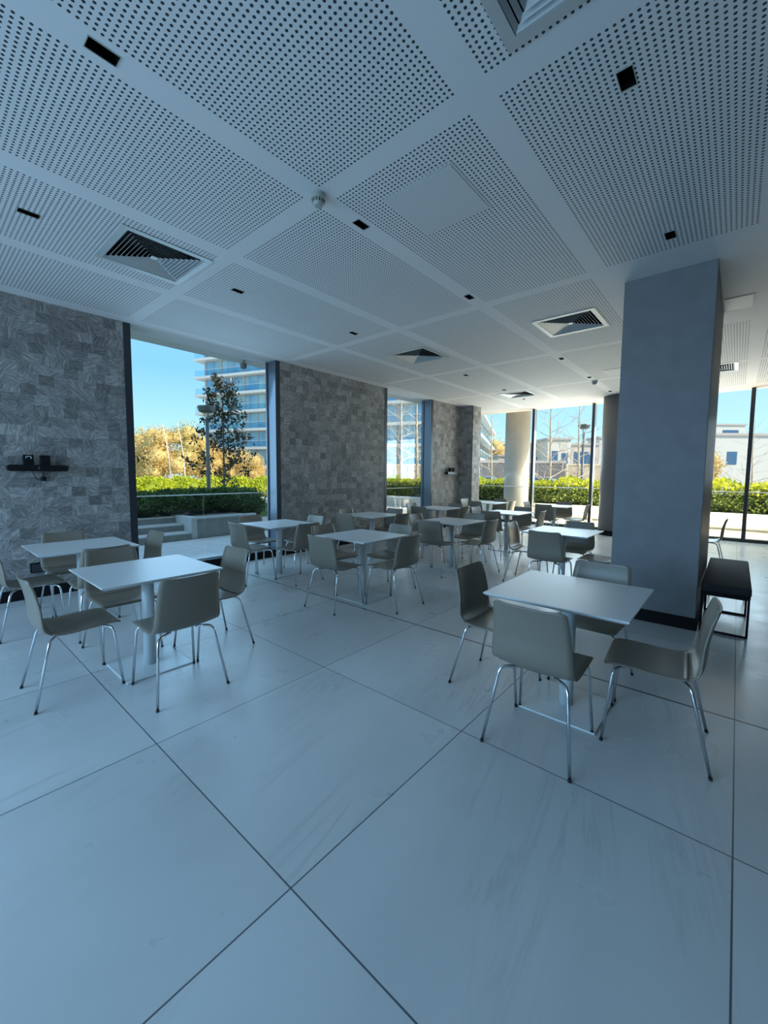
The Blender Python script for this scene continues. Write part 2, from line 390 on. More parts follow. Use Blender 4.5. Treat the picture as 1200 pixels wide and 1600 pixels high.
# rectangular pillar and round column
b = bx(-0.98, -0.235, 4.87, 6.55, 0, H, bevel=0.006)
tp = thing('pillar', (-0.6, 5.7, 0), 'large rectangular blue-grey clad pillar rising to the ceiling at the right', 'pillar')
o = obj('cladding', b, PILLAR, tp); o.matrix_parent_inverse = Matrix.Translation((0.6, -5.7, 0))
b = B(); box(b, -0.992, -0.223, 4.858, 4.8695, 0, 0.12); box(b, -0.992, -0.223, 6.5505, 6.562, 0, 0.12); box(b, -0.992, -0.9805, 4.8695, 6.5505, 0, 0.12); box(b, -0.2345, -0.223, 4.8695, 6.5505, 0, 0.12)
o = obj('plinth', b, BLACK, tp); o.matrix_parent_inverse = Matrix.Translation((0.6, -5.7, 0))
tr_ = thing('round_column', (-2.27, 11.62, 0), 'dark grey round column with black base beside the far windows', 'column')
obj('shaft', lathe(B(), [(0.40, 0.12), (0.40, H)], 48), ROUND, tr_, True)
obj('base_ring', lathe(B(), [(0.41, 0.0), (0.41, 0.12)], 48), BLACK, tr_, False)

# ------------------------------------------------------------------ ceiling fittings
def diffuser():
    t = thing('ceiling_diffuser', (0, 0, H), '', 'air vent', 'square air diffusers in the ceiling')
    R = 0.375
    b = B()
    for (a0, a1, c0, c1) in ((-R, R, -R, -R+0.055), (-R, R, R-0.055, R), (-R, -R+0.055, -R+0.055, R-0.055), (R-0.055, R, -R+0.055, R-0.055)): box(b, a0, a1, c0, c1, -0.008, 0.002)
    obj('frame', b, ALU, t)
    b = B(); q = DH-0.002
    for (a0, a1, c0, c1) in ((-q, q, -q, -q+0.004), (-q, q, q-0.004, q), (-q, -q+0.004, -q, q), (q-0.004, q, -q, q)): box(b, a0, a1, c0, c1, 0.0, 0.12)
    box(b, -q, q, -q, q, 0.12, 0.125)
    obj('duct_box', b, BLACK, t)
    b = B()
    n = 9
    for i in range(n):
        ro = 0.318 - i*0.0325; ri = ro - 0.017
        zo, zi = -0.004, 0.011
        P = []
        for r, z in ((ro, zo), (ri, zi), (ri-0.002, zi+0.002), (ro-0.003, zo+0.003)): P.append([b.verts.new((sx*r, sy*r, z)) for sx, sy in ((-1, -1), (1, -1), (1, 1), (-1, 1))])
        for A_, B_ in ((0, 1), (1, 2), (2, 3), (3, 0)):
            for k in range(4): b.faces.new((P[A_][k], P[A_][(k+1) % 4], P[B_][(k+1) % 4], P[B_][k]))
    box(b, -0.028, 0.028, -0.028, 0.028, 0.0, 0.004)
    bmesh.ops.recalc_face_normals(b, faces=b.faces[:])
    obj('louvres', b, ALU, t)
    return t
dl = ['square louvred ceiling diffuser at upper left, above the left wall table', 'large square ceiling diffuser cut off by the top edge of the picture',
      'square ceiling diffuser above the second row of tables near the left wall', 'square ceiling diffuser immediately left of the grey pillar top',
      'farthest square ceiling diffuser, near the far left corner of the room', 'square ceiling diffuser seen beyond the right side of the pillar']
d0 = diffuser()
for i, (x, y) in enumerate(DIFF):
    if i == 0: d0.location = (x, y, H); d0['label'] = dl[0]
    else: dup(d0, (x, y, H), 0, dl[i])
def downlight():
    t = thing('recessed_downlight', (0, 0, H), '', 'ceiling light', 'black recessed downlights')
    b = B(); w, l = 0.034, 0.064
    for (a0, a1, c0, c1) in ((-w-0.004, w+0.004, -l-0.004, -l), (-w-0.004, w+0.004, l, l+0.004), (-w-0.004, -w, -l, l), (w, w+0.004, -l, l)): box(b, a0, a1, c0, c1, -0.003, 0.001)
    obj('rim', b, DETW, t)
    b = B()
    for (a0, a1, c0, c1) in ((-w, w, -l, -l+0.002), (-w, w, l-0.002, l), (-w, -w+0.002, -l, l), (w-0.002, w, -l, l)): box(b, a0, a1, c0, c1, 0.0, 0.05)
    box(b, -w, w, -l, l, 0.05, 0.052)
    obj('baffle', b, mat('deep_black', (0.004, 0.004, 0.004), 0.9, spec=0.1), t)
    return t
ddl = ['black slot downlight at far left, left of the square diffuser', 'largest black slot downlight in the top left corner of the ceiling', 'black slot downlight just right of the nearer smoke detector',
       'black slot downlight right of the upper left diffuser, nearer the window wall', 'black slot downlight above the top of the first wall panel', 'black slot downlight midway between access panel and pillar',
       'black square-looking downlight with pale rim at upper right of ceiling', 'black downlight directly in front of the pillar top', 'black downlight left of pillar, first beyond the pillar-side diffuser',
       'tiny black downlight next to the far smoke detector', 'tiny black downlight above the second wall panel, right of the third diffuser', 'tiny black downlight in front of the farthest left diffuser', 'farthest tiny black downlight in front of the round dark column']
p0 = downlight()
for i, (x, y) in enumerate(DOWN):
    if i == 0: p0.location = (x, y, H); p0['label'] = ddl[0]
    else: dup(p0, (x, y, H), 0, ddl[i])
def smoke(loc, label):
    t = thing('smoke_detector', loc, label, 'smoke detector', 'smoke detectors on the ceiling')
    obj('mounting_base', lathe(B(), [(0.052, 0), (0.054, -0.004), (0.054, -0.028), (0.048, -0.036)][::-1], 28), DETW, t, False)
    obj('sensor_cage', lathe(B(), [(0.022, -0.080), (0.030, -0.077), (0.040, -0.060), (0.040, -0.036)], 24), DETW, t, False)
    b = B()
    for k in range(12):
        a = k*pi/6; box(b, 0.0405*cos(a)-0.003, 0.0405*cos(a)+0.003, 0.0405*sin(a)-0.003, 0.0405*sin(a)+0.003, -0.058, -0.040)
    obj('slots', b, FRAME, t)
smoke((-2.35, 2.005, H), 'white round smoke detector between the perforated panels, nearest the camera')
smoke((-2.36, 9.43, H), 'small white smoke detector far back, left of the round dark column')
tag(obj('sprinkler_head', lathe(B(), [(0.012, H-0.03), (0.03, H-0.012), (0.03, H)], 14, (-4.29, 10.5, 0)), DETW), 'tiny sprinkler head on the plain ceiling near the far windows', 'sprinkler')
def access(x, y, sx, sy, label):
    t = thing('access_panel', (x, y, H), label, 'ceiling panel', 'ceiling access panels')
    b = B(); w = 0.014
    for (a0, a1, c0, c1) in ((-sx, sx, -sy, -sy+w), (-sx, sx, sy-w, sy), (-sx, -sx+w, -sy+w, sy-w), (sx-w, sx, -sy+w, sy-w)): box(b, a0, a1, c0, c1, -0.004, -0.0005)
    obj('trim_frame', b, PLAST, t)
    obj('hatch', bx(-sx+w+0.003, sx-w-0.003, -sy+w+0.003, sy-w-0.003, -0.0065, -0.0008), mat('hatch_white', (0.63, 0.64, 0.64), 0.6), t)
access(-1.755, 2.62, 0.285, 0.285, 'white square access hatch in the perforated ceiling left of centre top')
access(-1.75, 8.85, 0.28, 0.28, 'white square access hatch in the far ceiling just left of the pillar')
access(-0.10, 6.23, 0.14, 0.22, 'plain access hatch in the ceiling against the right side of the pillar')

# ------------------------------------------------------------------ wall fittings
def wall_bar(y, label, lb1, lb2, extra=True):
    t = thing('wall_shelf', (XL, y, 1.52), label, 'wall shelf')
    b = B(); L = 0.275; n = 10; r = 0.036; pts = []
    for k in range(n+1): a = -pi/2+pi*k/n; pts.append((L-r+r*cos(a), r*sin(a)))
    for k in range(n+1): a = pi/2+pi*k/n; pts.append((-L+r+r*cos(a), r*sin(a)))
    f = [b.verts.new((0.13, p[0], p[1])) for p in pts]; g = [b.verts.new((0.03, p[0], p[1])) for p in pts]
    b.faces.new(f); b.faces.new(g[::-1])
    for k in range(len(f)): b.faces.new((f[k], g[k], g[(k+1) % len(f)], f[(k+1) % len(f)]))
    obj('bar', b, mat('gloss_black', (0.008, 0.008, 0.009), 0.3), t); obj('bracket', bx(0, 0.03, -0.12, 0.12, -0.02, 0.02), BLACK, t)
    obj('badge', bx(0.130, 0.1315, -0.006, 0.004, -0.014, 0.016), mat('dim_grey_mark', (0.12, 0.12, 0.13), 0.4), t)
    bb = thing('black_box', (XL+0.085, y-0.085, 1.557), lb1, 'device', None)
    obj('case', bx(-0.035, 0.035, -0.045, 0.045, 0, 0.112, bevel=0.005), BLACK, bb)
    mk = B(); tube(mk, [(0.036, -0.024+0.004*0, 0.072), (0.036, -0.024, 0.088), (0.036, -0.014, 0.094), (0.036, 0.012, 0.094), (0.036, 0.022, 0.086), (0.036, 0.022, 0.074), (0.036, 0.014, 0.070)], 0.0035, 6)
    if extra: obj('white_mark', mk, mat('white_print', (0.75, 0.75, 0.75), 0.5), bb)
    else: mk.free()
    b2 = tag(obj('black_box', bx(XL+0.05, XL+0.12, y+0.018, y+0.108, 1.557, 1.668, bevel=0.008), BLACK), lb2, 'device')
    if extra:
        c = thing('power_adapter', (XL, y+0.05, 1.40), 'small black plug with a looped cable under the near left wall shelf', 'plug')
        obj('plug', lathe(B(), [(0.024, -0.028), (0.027, 0.0), (0.024, 0.024)], 14, (0.035, 0, 0)), BLACK, c)
        obj('cable', tube(B(), arc_pts([(0.05, -0.10, 0.085), (0.04, -0.085, 0.03), (0.03, -0.05, -0.018), (0.03, -0.01, -0.012)], 0.03), 0.0035, 6), BLACK, c)
        obj('cable', tube(B(), [(0.035, 0.0, 0.02), (0.04, -0.006, 0.085)], 0.003, 6), BLACK, c)
wall_bar(1.015, 'long black rounded bar shelf on the mosaic wall at far left', 'small black box with white mark, left one on the near wall bar', 'plain small black box, right one on the near wall bar')
wall_bar(10.05, 'black bar shelf on the far mosaic wall by the corner', 'small black box, left one on the distant wall bar', 'small black box, right one on the distant wall bar', False)
t = thing('socket_box', (XL+0.001, 0.955, 0.36), 'small black socket box low on the mosaic wall behind the left table', 'socket')
obj('housing', bx(0.0, 0.06, -0.055, 0.055, -0.055, 0.055, bevel=0.006), BLACK, t)
obj('flap', bx(0.0605, 0.066, -0.045, 0.045, -0.045, 0.045), FRAME, t)
t = thing('security_camera', (XL-0.55, 4.02, H+0.02), 'small grey security camera under the soffit outside the left window', 'camera')
obj('mount', lathe(B(), [(0.03, -0.05), (0.03, 0.0)], 12), DETW, t); obj('housing', lathe(B(), [(0.02, -0.14), (0.055, -0.12), (0.06, -0.05)], 16), mat('grey_plastic', (0.2, 0.2, 0.2), 0.4), t)

# ------------------------------------------------------------------ chairs
def shell_rows(t0, t1, n, nc=13):
    # side profile (y forward, z up), width and cross curvature along the shell, t=0 front edge, t=1 top of back
    K = [(0.00, 0.243, 0.437, 0.195, 0.000), (0.05, 0.225, 0.449, 0.205, 0.001), (0.15, 0.165, 0.452, 0.210, 0.003), (0.30, 0.060, 0.446, 0.213, 0.006),
         (0.42, -0.050, 0.438, 0.215, 0.010), (0.50, -0.120, 0.441, 0.216, 0.014), (0.56, -0.170, 0.458, 0.217, 0.018), (0.61, -0.200, 0.492, 0.216, 0.022),
         (0.68, -0.212, 0.550, 0.213, 0.026), (0.78, -0.218, 0.630, 0.206, 0.026), (0.90, -0.236, 0.735, 0.196, 0.023), (1.00, -0.258, 0.812, 0.188, 0.020)]
    def samp(t):
        for i in range(len(K)-1):
            if t <= K[i+1][0]+1e-9:
                a, b_ = K[max(i-1, 0)], K[i+1+(1 if i+2 < len(K) else 0)]; p, q = K[i], K[i+1]; s = (t-p[0])/(q[0]-p[0]); h = q[0]-p[0]; o_ = []
                for k in range(1, 5):
                    m0 = (q[k]-a[k])/(q[0]-a[0]) if q[0] > a[0] else 0; m1 = (b_[k]-p[k])/(b_[0]-p[0])
                    o_.append((2*s**3-3*s*s+1)*p[k] + (s**3-2*s*s+s)*h*m0 + (-2*s**3+3*s*s)*q[k] + (s**3-s*s)*h*m1)
                return o_
        return K[-1][1:]
    rows = []
    for i in range(n+1):
        t = t0+(t1-t0)*i/n; y, z, w, c = samp(t); y2, z2, _, _ = samp(min(1, t+0.01)); y1, z1, _, _ = samp(max(0, t-0.01))
        d = Vector((0, y2-y1, z2-z1)).normalized(); nn = Vector((0, d.z, -d.y))      # towards the sitter
        # rounded corners at the two ends
        for (te, rc) in ((0.0, 0.030), (1.0, 0.028)):
            L = abs(t-te)*1.05
            if L < rc: w -= rc-math.sqrt(max(0, rc*rc-(rc-L)**2))
        row = []
        for j in range(nc):
            s = -1+2*j/(nc-1); row.append(Vector((s*w, y, z)) + nn*(c*abs(s)**2.2))
        rows.append(row)
    return rows
def make_chair():
    t = thing('chair', (0, 0, 0), '', 'chair', 'grey moulded chairs round the cafe tables')
    ts = 0.53
    obj('seat', sheet(B(), [*shell_rows(0, 0.03, 4), *shell_rows(0.03, ts, 13)[1:]], 0.009), CHAIR, t, True)
    obj('backrest', sheet(B(), [*shell_rows(ts, 0.97, 16), *shell_rows(0.97, 1.0, 4)[1:]], 0.009), CHAIR, t, True)
    for sx in (-1, 1):
        for fr in (1, 0):
            foot = Vector((sx*0.213, 0.235, 0.012)) if fr else Vector((sx*0.232, -0.245, 0.012))
            knee = Vector((sx*0.188, 0.195, 0.418)) if fr else Vector((sx*0.180, -0.150, 0.418))
            inn = Vector((sx*0.085, 0.120 if fr else -0.085, 0.421))
            lg = obj('leg', tube(B(), arc_pts([foot, knee, inn], 0.045, 6), 0.0085, 10), CHROME, t, True)
            d = (foot-knee).normalized()
            obj('foot_cap', tube(B(), [foot-d*0.002, Vector((foot.x+d.x*0.012, foot.y+d.y*0.012, 0.0))], [0.0094, 0.0094], 10), RUBBER, lg, False)
    b = B(); 
    for sx in (-1, 1): tube(b, [(sx*0.085, 0.13, 0.421), (sx*0.085, -0.10, 0.421)], 0.008, 8)
    tube(b, [(-0.085, 0.02, 0.421), (0.085, 0.02, 0.421)], 0.008, 8)
    obj('under_frame', b, CHROME, t, True)
    return t
def make_table():
    t = thing('table', (0, 0, 0), '', 'table', 'square white cafe tables')
    b = B(); h_ = 0.40
    prof = [(h_-0.018, 0.728), (h_-0.002, 0.740), (h_, 0.743), (h_, 0.748), (h_-0.002, 0.750)]
    P = [[b.verts.new((sx*r, sy*r, z)) for sx, sy in ((-1, -1), (1, -1), (1, 1), (-1, 1))] for r, z in prof]
    for A_, B_ in zip(P, P[1:]):
        for k in range(4): b.faces.new((A_[k], A_[(k+1) % 4], B_[(k+1) % 4], B_[k]))
    b.faces.new(P[0][::-1]); b.faces.new(P[-1])
    obj('tabletop', b, TTOP, t)
    obj('mounting_plate', bx(-0.19, 0.19, -0.19, 0.19, 0.718, 0.7275), TEDGE, t)
    obj('post', lathe(B(), [(0.043, 0.010), (0.043, 0.718)], 28), TEDGE, t, True)
    obj('base_plate', bx(-0.23, 0.23, -0.23, 0.23, 0.0, 0.010, bevel=0.002), TEDGE, t)
    return t
# name, x, y, phrase, side words (S, E, N, W), small per-chair shifts
SIDEL = {'S': 'front-left', 'E': 'front-right', 'N': 'back-right', 'W': 'wall'}
SIDER = {'S': 'near', 'E': 'right', 'N': 'far', 'W': 'left'}
TB = [('nearest table at the left', -3.38, 1.17, 'left foreground', SIDEL, {'S': (-.03, -.01, .0), 'E': (.02, .01, 0), 'N': (.02, .03, 0), 'W': (-.02, -.03, 0)}),
      ('table beside the wall bar shelf', -4.95, 1.12, 'against the mosaic wall, below the black bar shelf', SIDEL, {'S': (-.02, .05, .02), 'E': (.0, .03, 0), 'W': (0, 0, 0), 'N': (.02, 0, .04)}),
      ('foreground table before the pillar', -0.77, 2.72, 'in the right foreground before the grey pillar', SIDER, {'S': (0, .01, 0), 'E': (.02, -.02, .08), 'N': (.02, .02, 0), 'W': (.0, -.03, 0)}),
      ('table at the large left window', -5.08, 3.55, 'beside the large left window', SIDEL, {'E': (.03, -.03, 0), 'W': (-.02, -.02, 0)}),
      ('central table', -3.37, 3.54, 'central one of the room', SIDEL, {'S': (0, .02, .04), 'E': (0, .03, -.03), 'N': (.02, .02, 0), 'W': (-.03, 0, 0)}),
      ('table against the wide mosaic wall', -5.00, 5.50, 'against the wide mosaic wall between the two windows', SIDEL, {}),
      ('table directly behind the middle table', -3.42, 5.64, 'one row behind the central table', SIDEL, {'S': (.03, 0, .06), 'E': (0, .0, -.05), 'W': (-.02, 0, 0)}),
      ('table just left of the pillar', -1.71, 5.62, 'immediately left of the grey pillar', SIDER, {'S': (0, 0, 0), 'W': (0, 0, .05), 'N': (.02, 0, 0), 'E': (.02, -.02, .0)}),
      ('table at the narrow second window', -5.00, 7.66, 'beside the narrow second window', SIDEL, {}),
      ('third-row table before the far windows', -3.42, 7.72, 'third row, before the outdoor column', SIDER, {'S': (-.03, 0, .05), 'N': (.03, 0, -.04)}),
      ('table in the far left corner', -5.02, 10.10, 'in the far left corner by the windows', SIDER, {}),
      ('far table against the window wall', -3.33, 10.20, 'far windows, right of outdoor column', SIDER, {'E': (.05, 0, .06)}),
      ('table hidden behind the pillar', -0.80, 8.45, 'mostly hidden behind the grey pillar', SIDER, {})]
chair0 = make_chair(); table0 = make_table(); firstc = firstt = True
ANG = {'S': 0.0, 'E': pi/2, 'N': pi, 'W': -pi/2}; DIRS = {'S': (0, -1), 'E': (1, 0), 'N': (0, 1), 'W': (-1, 0)}
rnd = random.Random(4)
for name, x, y, phrase, side, adj in TB:
    lab = 'square white cafe table with round post, ' + phrase
    if firstt: table0.location = (x, y, 0); table0['label'] = lab; firstt = False
    else: dup(table0, (x, y, 0), 0, lab)
    for s in 'SENW':
        if 'hidden' in name and s != 'E': continue
        dx, dy = DIRS[s]; jx, jy, ja = adj.get(s, (rnd.uniform(-.025, .025), rnd.uniform(-.02, .02), rnd.uniform(-.04, .04)))
        d = 0.465
        loc = (x+dx*d+jx, y+dy*d+jy, 0); rz = ANG[s]+ja
        cl = 'grey chair on the %s side of the %s' % (side[s], name)
        if 'hidden' in name: cl = 'grey chair with chrome legs standing beyond the black bench, right of the pillar'
        if firstc: chair0.location = loc; chair0.rotation_euler = (0, 0, rz); chair0['label'] = cl; firstc = False
        else: dup(chair0, loc, rz, cl)

# ------------------------------------------------------------------ bench by the pillar
t = thing('bench', (-0.03, 5.75, 0), 'black padded bench on thin black metal frames along the pillar', 'bench')
b = bx(-0.18, 0.185, -0.83, 0.83, 0.385, 0.465, bevel=0.018, seg=3); obj('seat_pad', b, FABRIC, t, True)
obj('seat_board', bx(-0.18, 0.18, -0.825, 0.825, 0.372, 0.3845), BLACK, t)
for y in (-0.81, 0.0, 0.79):
    b = B(); w = 0.009
    box(b, -0.178, 0.178, y-w, y+w, 0.0, 2*w); box(b, -0.178, 0.178, y-w, y+w, 0.352, 0.3715)
    box(b, -0.178, -0.178+2*w, y-w, y+w, 2*w, 0.352); box(b, 0.178-2*w, 0.178, y-w, y+w, 2*w, 0.352)
    obj('leg_frame', b, BLACK, t)
# ================================================================== OUTDOORS
PAVE = NB('pale_stone_paving', 0.45, 0.4)
def _pave(n, P, col):
    def e_(t):
        fr = n.f('FRACT', n.f('DIVIDE', t, P)); return n.f('LESS_THAN', n.f('MINIMUM', fr, n.f('SUBTRACT', 1.0, fr)), 0.006)
    j = n.f('MAXIMUM', e_(n.x), e_(n.f('ADD', n.y, 0.3)))
    c = n.ramp(n.noise(n.pos, 2.0, 4), [(0.3, tuple(k*0.9 for k in col)), (0.7, col)])
    n.color(n.mix(j, c, tuple(k*0.5 for k in col)))
_pave(PAVE, 0.8, (0.78, 0.78, 0.76)); PAVE = PAVE.m
STONE = mat('grey_stone', (0.33, 0.33, 0.31), 0.7, noise=0.12, nscale=5)
COPING = mat('pale_coping', (0.62, 0.63, 0.62), 0.55, noise=0.05)
CREAM = mat('cream_render', (0.62, 0.58, 0.50), 0.7, noise=0.04, nscale=3)
struct('terrace', bx(-9.2, XL-0.36, -6, 14.88, -0.2, -0.005), PAVE)
struct('terrace_far', bx(XL-0.36, 9, YF+0.105, 14.88, -0.2, -0.005), mat('warm_paving', (0.80, 0.76, 0.68), 0.6, noise=0.05, nscale=2))
struct('ground', bx(-160, 60, -30, 200, -0.6, -0.21), mat('pale_ground', (0.46, 0.43, 0.37), 0.9, noise=0.15, nscale=0.3))
struct('path', bx(-40, -9.9, 5.75, 14.88, -0.2, -0.01), mat('path_stone', (0.52, 0.50, 0.46), 0.7, noise=0.12, nscale=1.0))
struct('lawn', box(bx(-40, -10.45, -6, 5.74, -0.2, 0.42), -40, -12.4, 5.74, 8.4, -0.19, 0.42), mat('short_grass', (0.13, 0.22, 0.05), 0.9, noise=0.3, nscale=4))
# steps
b = B()
for k in range(3): box(b, -10.45, -9.2-0.42*k, -4.0, 4.12, 0.15*k, 0.15*(k+1)-0.025)
st = thing('stone_steps', (-9.2, 0, 0), 'three grey stone steps with pale treads outside the left window', 'steps')
o = obj('risers', b, STONE, st); o.matrix_parent_inverse = Matrix.Translation((9.2, 0, 0))
b = B()
for k in range(3): box(b, -10.45, -9.18-0.42*k, -4.0, 4.12, 0.15*(k+1)-0.0245, 0.15*(k+1))
o = obj('treads', b, COPING, st); o.matrix_parent_inverse = Matrix.Translation((9.2, 0, 0))
pl = thing('planter', (-9.2, 4.9, 0), 'low grey stone planter wall with pale coping beside the steps', 'planter')
o = obj('planter_wall', bx(-12.4, -9.22, 4.26, 5.73, -0.005, 0.43), STONE, pl); o.matrix_parent_inverse = Matrix.Translation((9.2, -4.9, 0))
b = B(); box(b, -9.32, -9.19, 4.13, 5.75, 0.4305, 0.475); box(b, -12.4, -9.325, 4.13, 4.30, 0.4305, 0.475); box(b, -12.4, -9.21, 4.13, 4.258, 0.0, 0.43)
o = obj('coping', b, COPING, pl); o.matrix_parent_inverse = Matrix.Translation((9.2, -4.9, 0))
def planter(x0, x1, y0, y1, h, label):
    t = thing('planter', ((x0+x1)/2, y0, 0), label, 'planter'); L = (x1-x0)/2
    obj('planter_wall', bx(-L, L, 0.01, y1-y0, -0.01, h-0.04), CREAM, t)
    obj('coping', bx(-L, L, -0.01, 0.14, h-0.0395, h), COPING, t)
planter(-14.0, 9.0, 14.9, 16.0, 0.47, 'long cream planter trough beyond the far window wall')

# foliage -----------------------------------------------------------
DKGREEN = leaf_material('dark_hedge_leaves', (0.06, 0.13, 0.04), (0.15, 0.25, 0.07), 0.4)
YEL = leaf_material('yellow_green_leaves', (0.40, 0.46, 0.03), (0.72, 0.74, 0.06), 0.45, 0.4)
HEDGE = leaf_material('bright_hedge_leaves', (0.22, 0.30, 0.03), (0.55, 0.60, 0.07), 0.4, 0.35)
LOWHEDGE = leaf_material('shaded_hedge_leaves', (0.05, 0.09, 0.02), (0.15, 0.20, 0.04), 0.4, 0.15)  # shade of the hedge front put into the leaf colour
GOLD = leaf_material('golden_autumn_leaves', (0.60, 0.42, 0.13), (0.88, 0.68, 0.32), 0.6, 0.3)
OLIVE = leaf_material('olive_leaves', (0.38, 0.35, 0.12), (0.64, 0.55, 0.22), 0.6, 0.3)
MAGN = leaf_material('magnolia_leaves', (0.025, 0.035, 0.022), (0.085, 0.075, 0.045), 0.3, 0.1)
BARK = mat('pale_bark', (0.62, 0.50, 0.36), 0.8, noise=0.2, nscale=8)
DBARK = mat('grey_brown_bark', (0.16, 0.13, 0.10), 0.8, noise=0.2, nscale=8)
def leaves(pts, size, rg, aspect=0.5, up=0.0):
    vs, fs = [], []
    n = len(pts)
    d = rg.normal(size=(n, 3)); d[:, 2] += up; d /= np.linalg.norm(d, axis=1)[:, None]
    e_ = rg.normal(size=(n, 3)); e_ -= d*(e_*d).sum(1)[:, None]; e_ /= np.linalg.norm(e_, axis=1)[:, None]
    s = size*rg.uniform(0.7, 1.3, n)[:, None]
    P = np.asarray(pts)
    A = P; Bq = P+d*s*0.5+e_*s*aspect*0.5; Cq = P+d*s; D = P+d*s*0.5-e_*s*aspect*0.5
    V = np.stack([A, Bq, Cq, D], 1).reshape(-1, 3)
    return V, [(4*i, 4*i+1, 4*i+2, 4*i+3) for i in range(n)]
def mesh_obj(name, V, F, material, parent=None, loc=None):
    me = bpy.data.meshes.new(name); me.from_pydata(V.tolist() if hasattr(V, 'tolist') else V, [], F); me.materials.append(material)
    o = bpy.data.objects.new(name, me); C.objects.link(o)
    if parent: o.parent = parent
    if loc: o.location = loc
    return o
def blob(rx, ry, rz, rg, amp=0.12, sub=3):
    bm = B(); bmesh.ops.create_icosphere(bm, subdivisions=sub, radius=1)
    ph = rg.uniform(0, 6, 6)
    for v in bm.verts:
        p = v.co; k = 1+amp*(sin(5*p.x+ph[0])*sin(4*p.y+ph[1])+sin(6*p.z+ph[2])*sin(5*p.x+ph[3]))
        v.co = Vector((p.x*rx*k, p.y*ry*k, p.z*rz*k))
    return bm
def shrub(name, x, y, z, rx, ry, rz, material, core, nleaf, size, label, group, seed, cat='shrub'):
    rg = np.random.default_rng(seed); t = thing(name, (x, y, z), label, cat, group)
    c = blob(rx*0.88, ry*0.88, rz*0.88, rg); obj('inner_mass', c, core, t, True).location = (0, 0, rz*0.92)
    u = rg.normal(size=(nleaf, 3)); u /= np.linalg.norm(u, axis=1)[:, None]; u[:, 2] = np.abs(u[:, 2])*1.0-0.35*(rg.uniform(size=nleaf) < .4)
    k = 1+0.10*(np.sin(5*u[:, 0])+np.sin(6*u[:, 1]+1)*np.sin(4*u[:, 2]))*0.8
    P = u*np.array([rx, ry, rz])*k[:, None]*rg.uniform(0.86, 1.02, nleaf)[:, None]; P[:, 2] += rz*0.92; P[:, 2] = np.maximum(P[:, 2], 0.02)
    V, F = leaves(P, size, rg, 0.55, 0.4); mesh_obj('foliage', V, F, material, t)
    b = B(); tube(b, [(0, 0, -0.02), (0, 0, rz)], 0.03, 6); obj('stem', b, DBARK, t)
    return t
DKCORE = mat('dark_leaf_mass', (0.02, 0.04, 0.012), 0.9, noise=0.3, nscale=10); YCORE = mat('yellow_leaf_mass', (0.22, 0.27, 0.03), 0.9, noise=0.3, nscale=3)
GCORE = mat('golden_leaf_mass', (0.60, 0.44, 0.17), 0.9, noise=0.35, nscale=2)
row = [(-10.55, 3.55, .72, .56), (-10.45, 4.25, .62, .60), (-10.6, 4.95, .66, .60), (-10.5, 5.65, .70, .62), (-10.9, 6.3, .78, .64)]
wds = ['leftmost', 'second', 'middle', 'fourth', 'rightmost and largest']
for i, (x, y, r, h_) in enumerate(row):
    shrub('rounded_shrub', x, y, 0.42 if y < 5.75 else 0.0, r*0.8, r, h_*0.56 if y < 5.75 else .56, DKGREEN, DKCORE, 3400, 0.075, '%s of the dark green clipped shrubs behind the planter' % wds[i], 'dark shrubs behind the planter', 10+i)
for i in range(7):
    yy = 7.0+i*1.75
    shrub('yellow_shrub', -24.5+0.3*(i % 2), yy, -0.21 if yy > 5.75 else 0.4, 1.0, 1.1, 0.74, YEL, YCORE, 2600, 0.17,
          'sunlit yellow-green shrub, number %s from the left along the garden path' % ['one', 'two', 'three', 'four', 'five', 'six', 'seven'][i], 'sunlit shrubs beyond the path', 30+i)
# long hedge beyond the far windows
rg = np.random.default_rng(5)
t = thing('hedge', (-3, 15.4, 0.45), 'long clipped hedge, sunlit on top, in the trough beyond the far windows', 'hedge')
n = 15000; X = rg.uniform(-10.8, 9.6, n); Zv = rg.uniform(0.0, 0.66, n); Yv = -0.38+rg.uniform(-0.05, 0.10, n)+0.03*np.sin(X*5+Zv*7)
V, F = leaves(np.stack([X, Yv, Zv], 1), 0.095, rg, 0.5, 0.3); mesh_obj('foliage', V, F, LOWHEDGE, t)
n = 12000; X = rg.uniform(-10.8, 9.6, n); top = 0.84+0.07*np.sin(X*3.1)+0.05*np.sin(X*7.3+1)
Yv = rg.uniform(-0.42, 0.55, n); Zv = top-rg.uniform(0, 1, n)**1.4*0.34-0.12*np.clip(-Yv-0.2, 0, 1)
V, F = leaves(np.stack([X, Yv, Zv], 1), 0.115, rg, 0.5, 0.5); mesh_obj('sunlit_young_growth', V, F, YEL, t)  # lime young leaves; the sunlit top is put into this lighter colour
b = B(); box(b, -10.9, 9.6, -0.31, 0.5, 0.0, 0.50, bevel=0.06); obj('inner_mass', b, DKCORE, t)

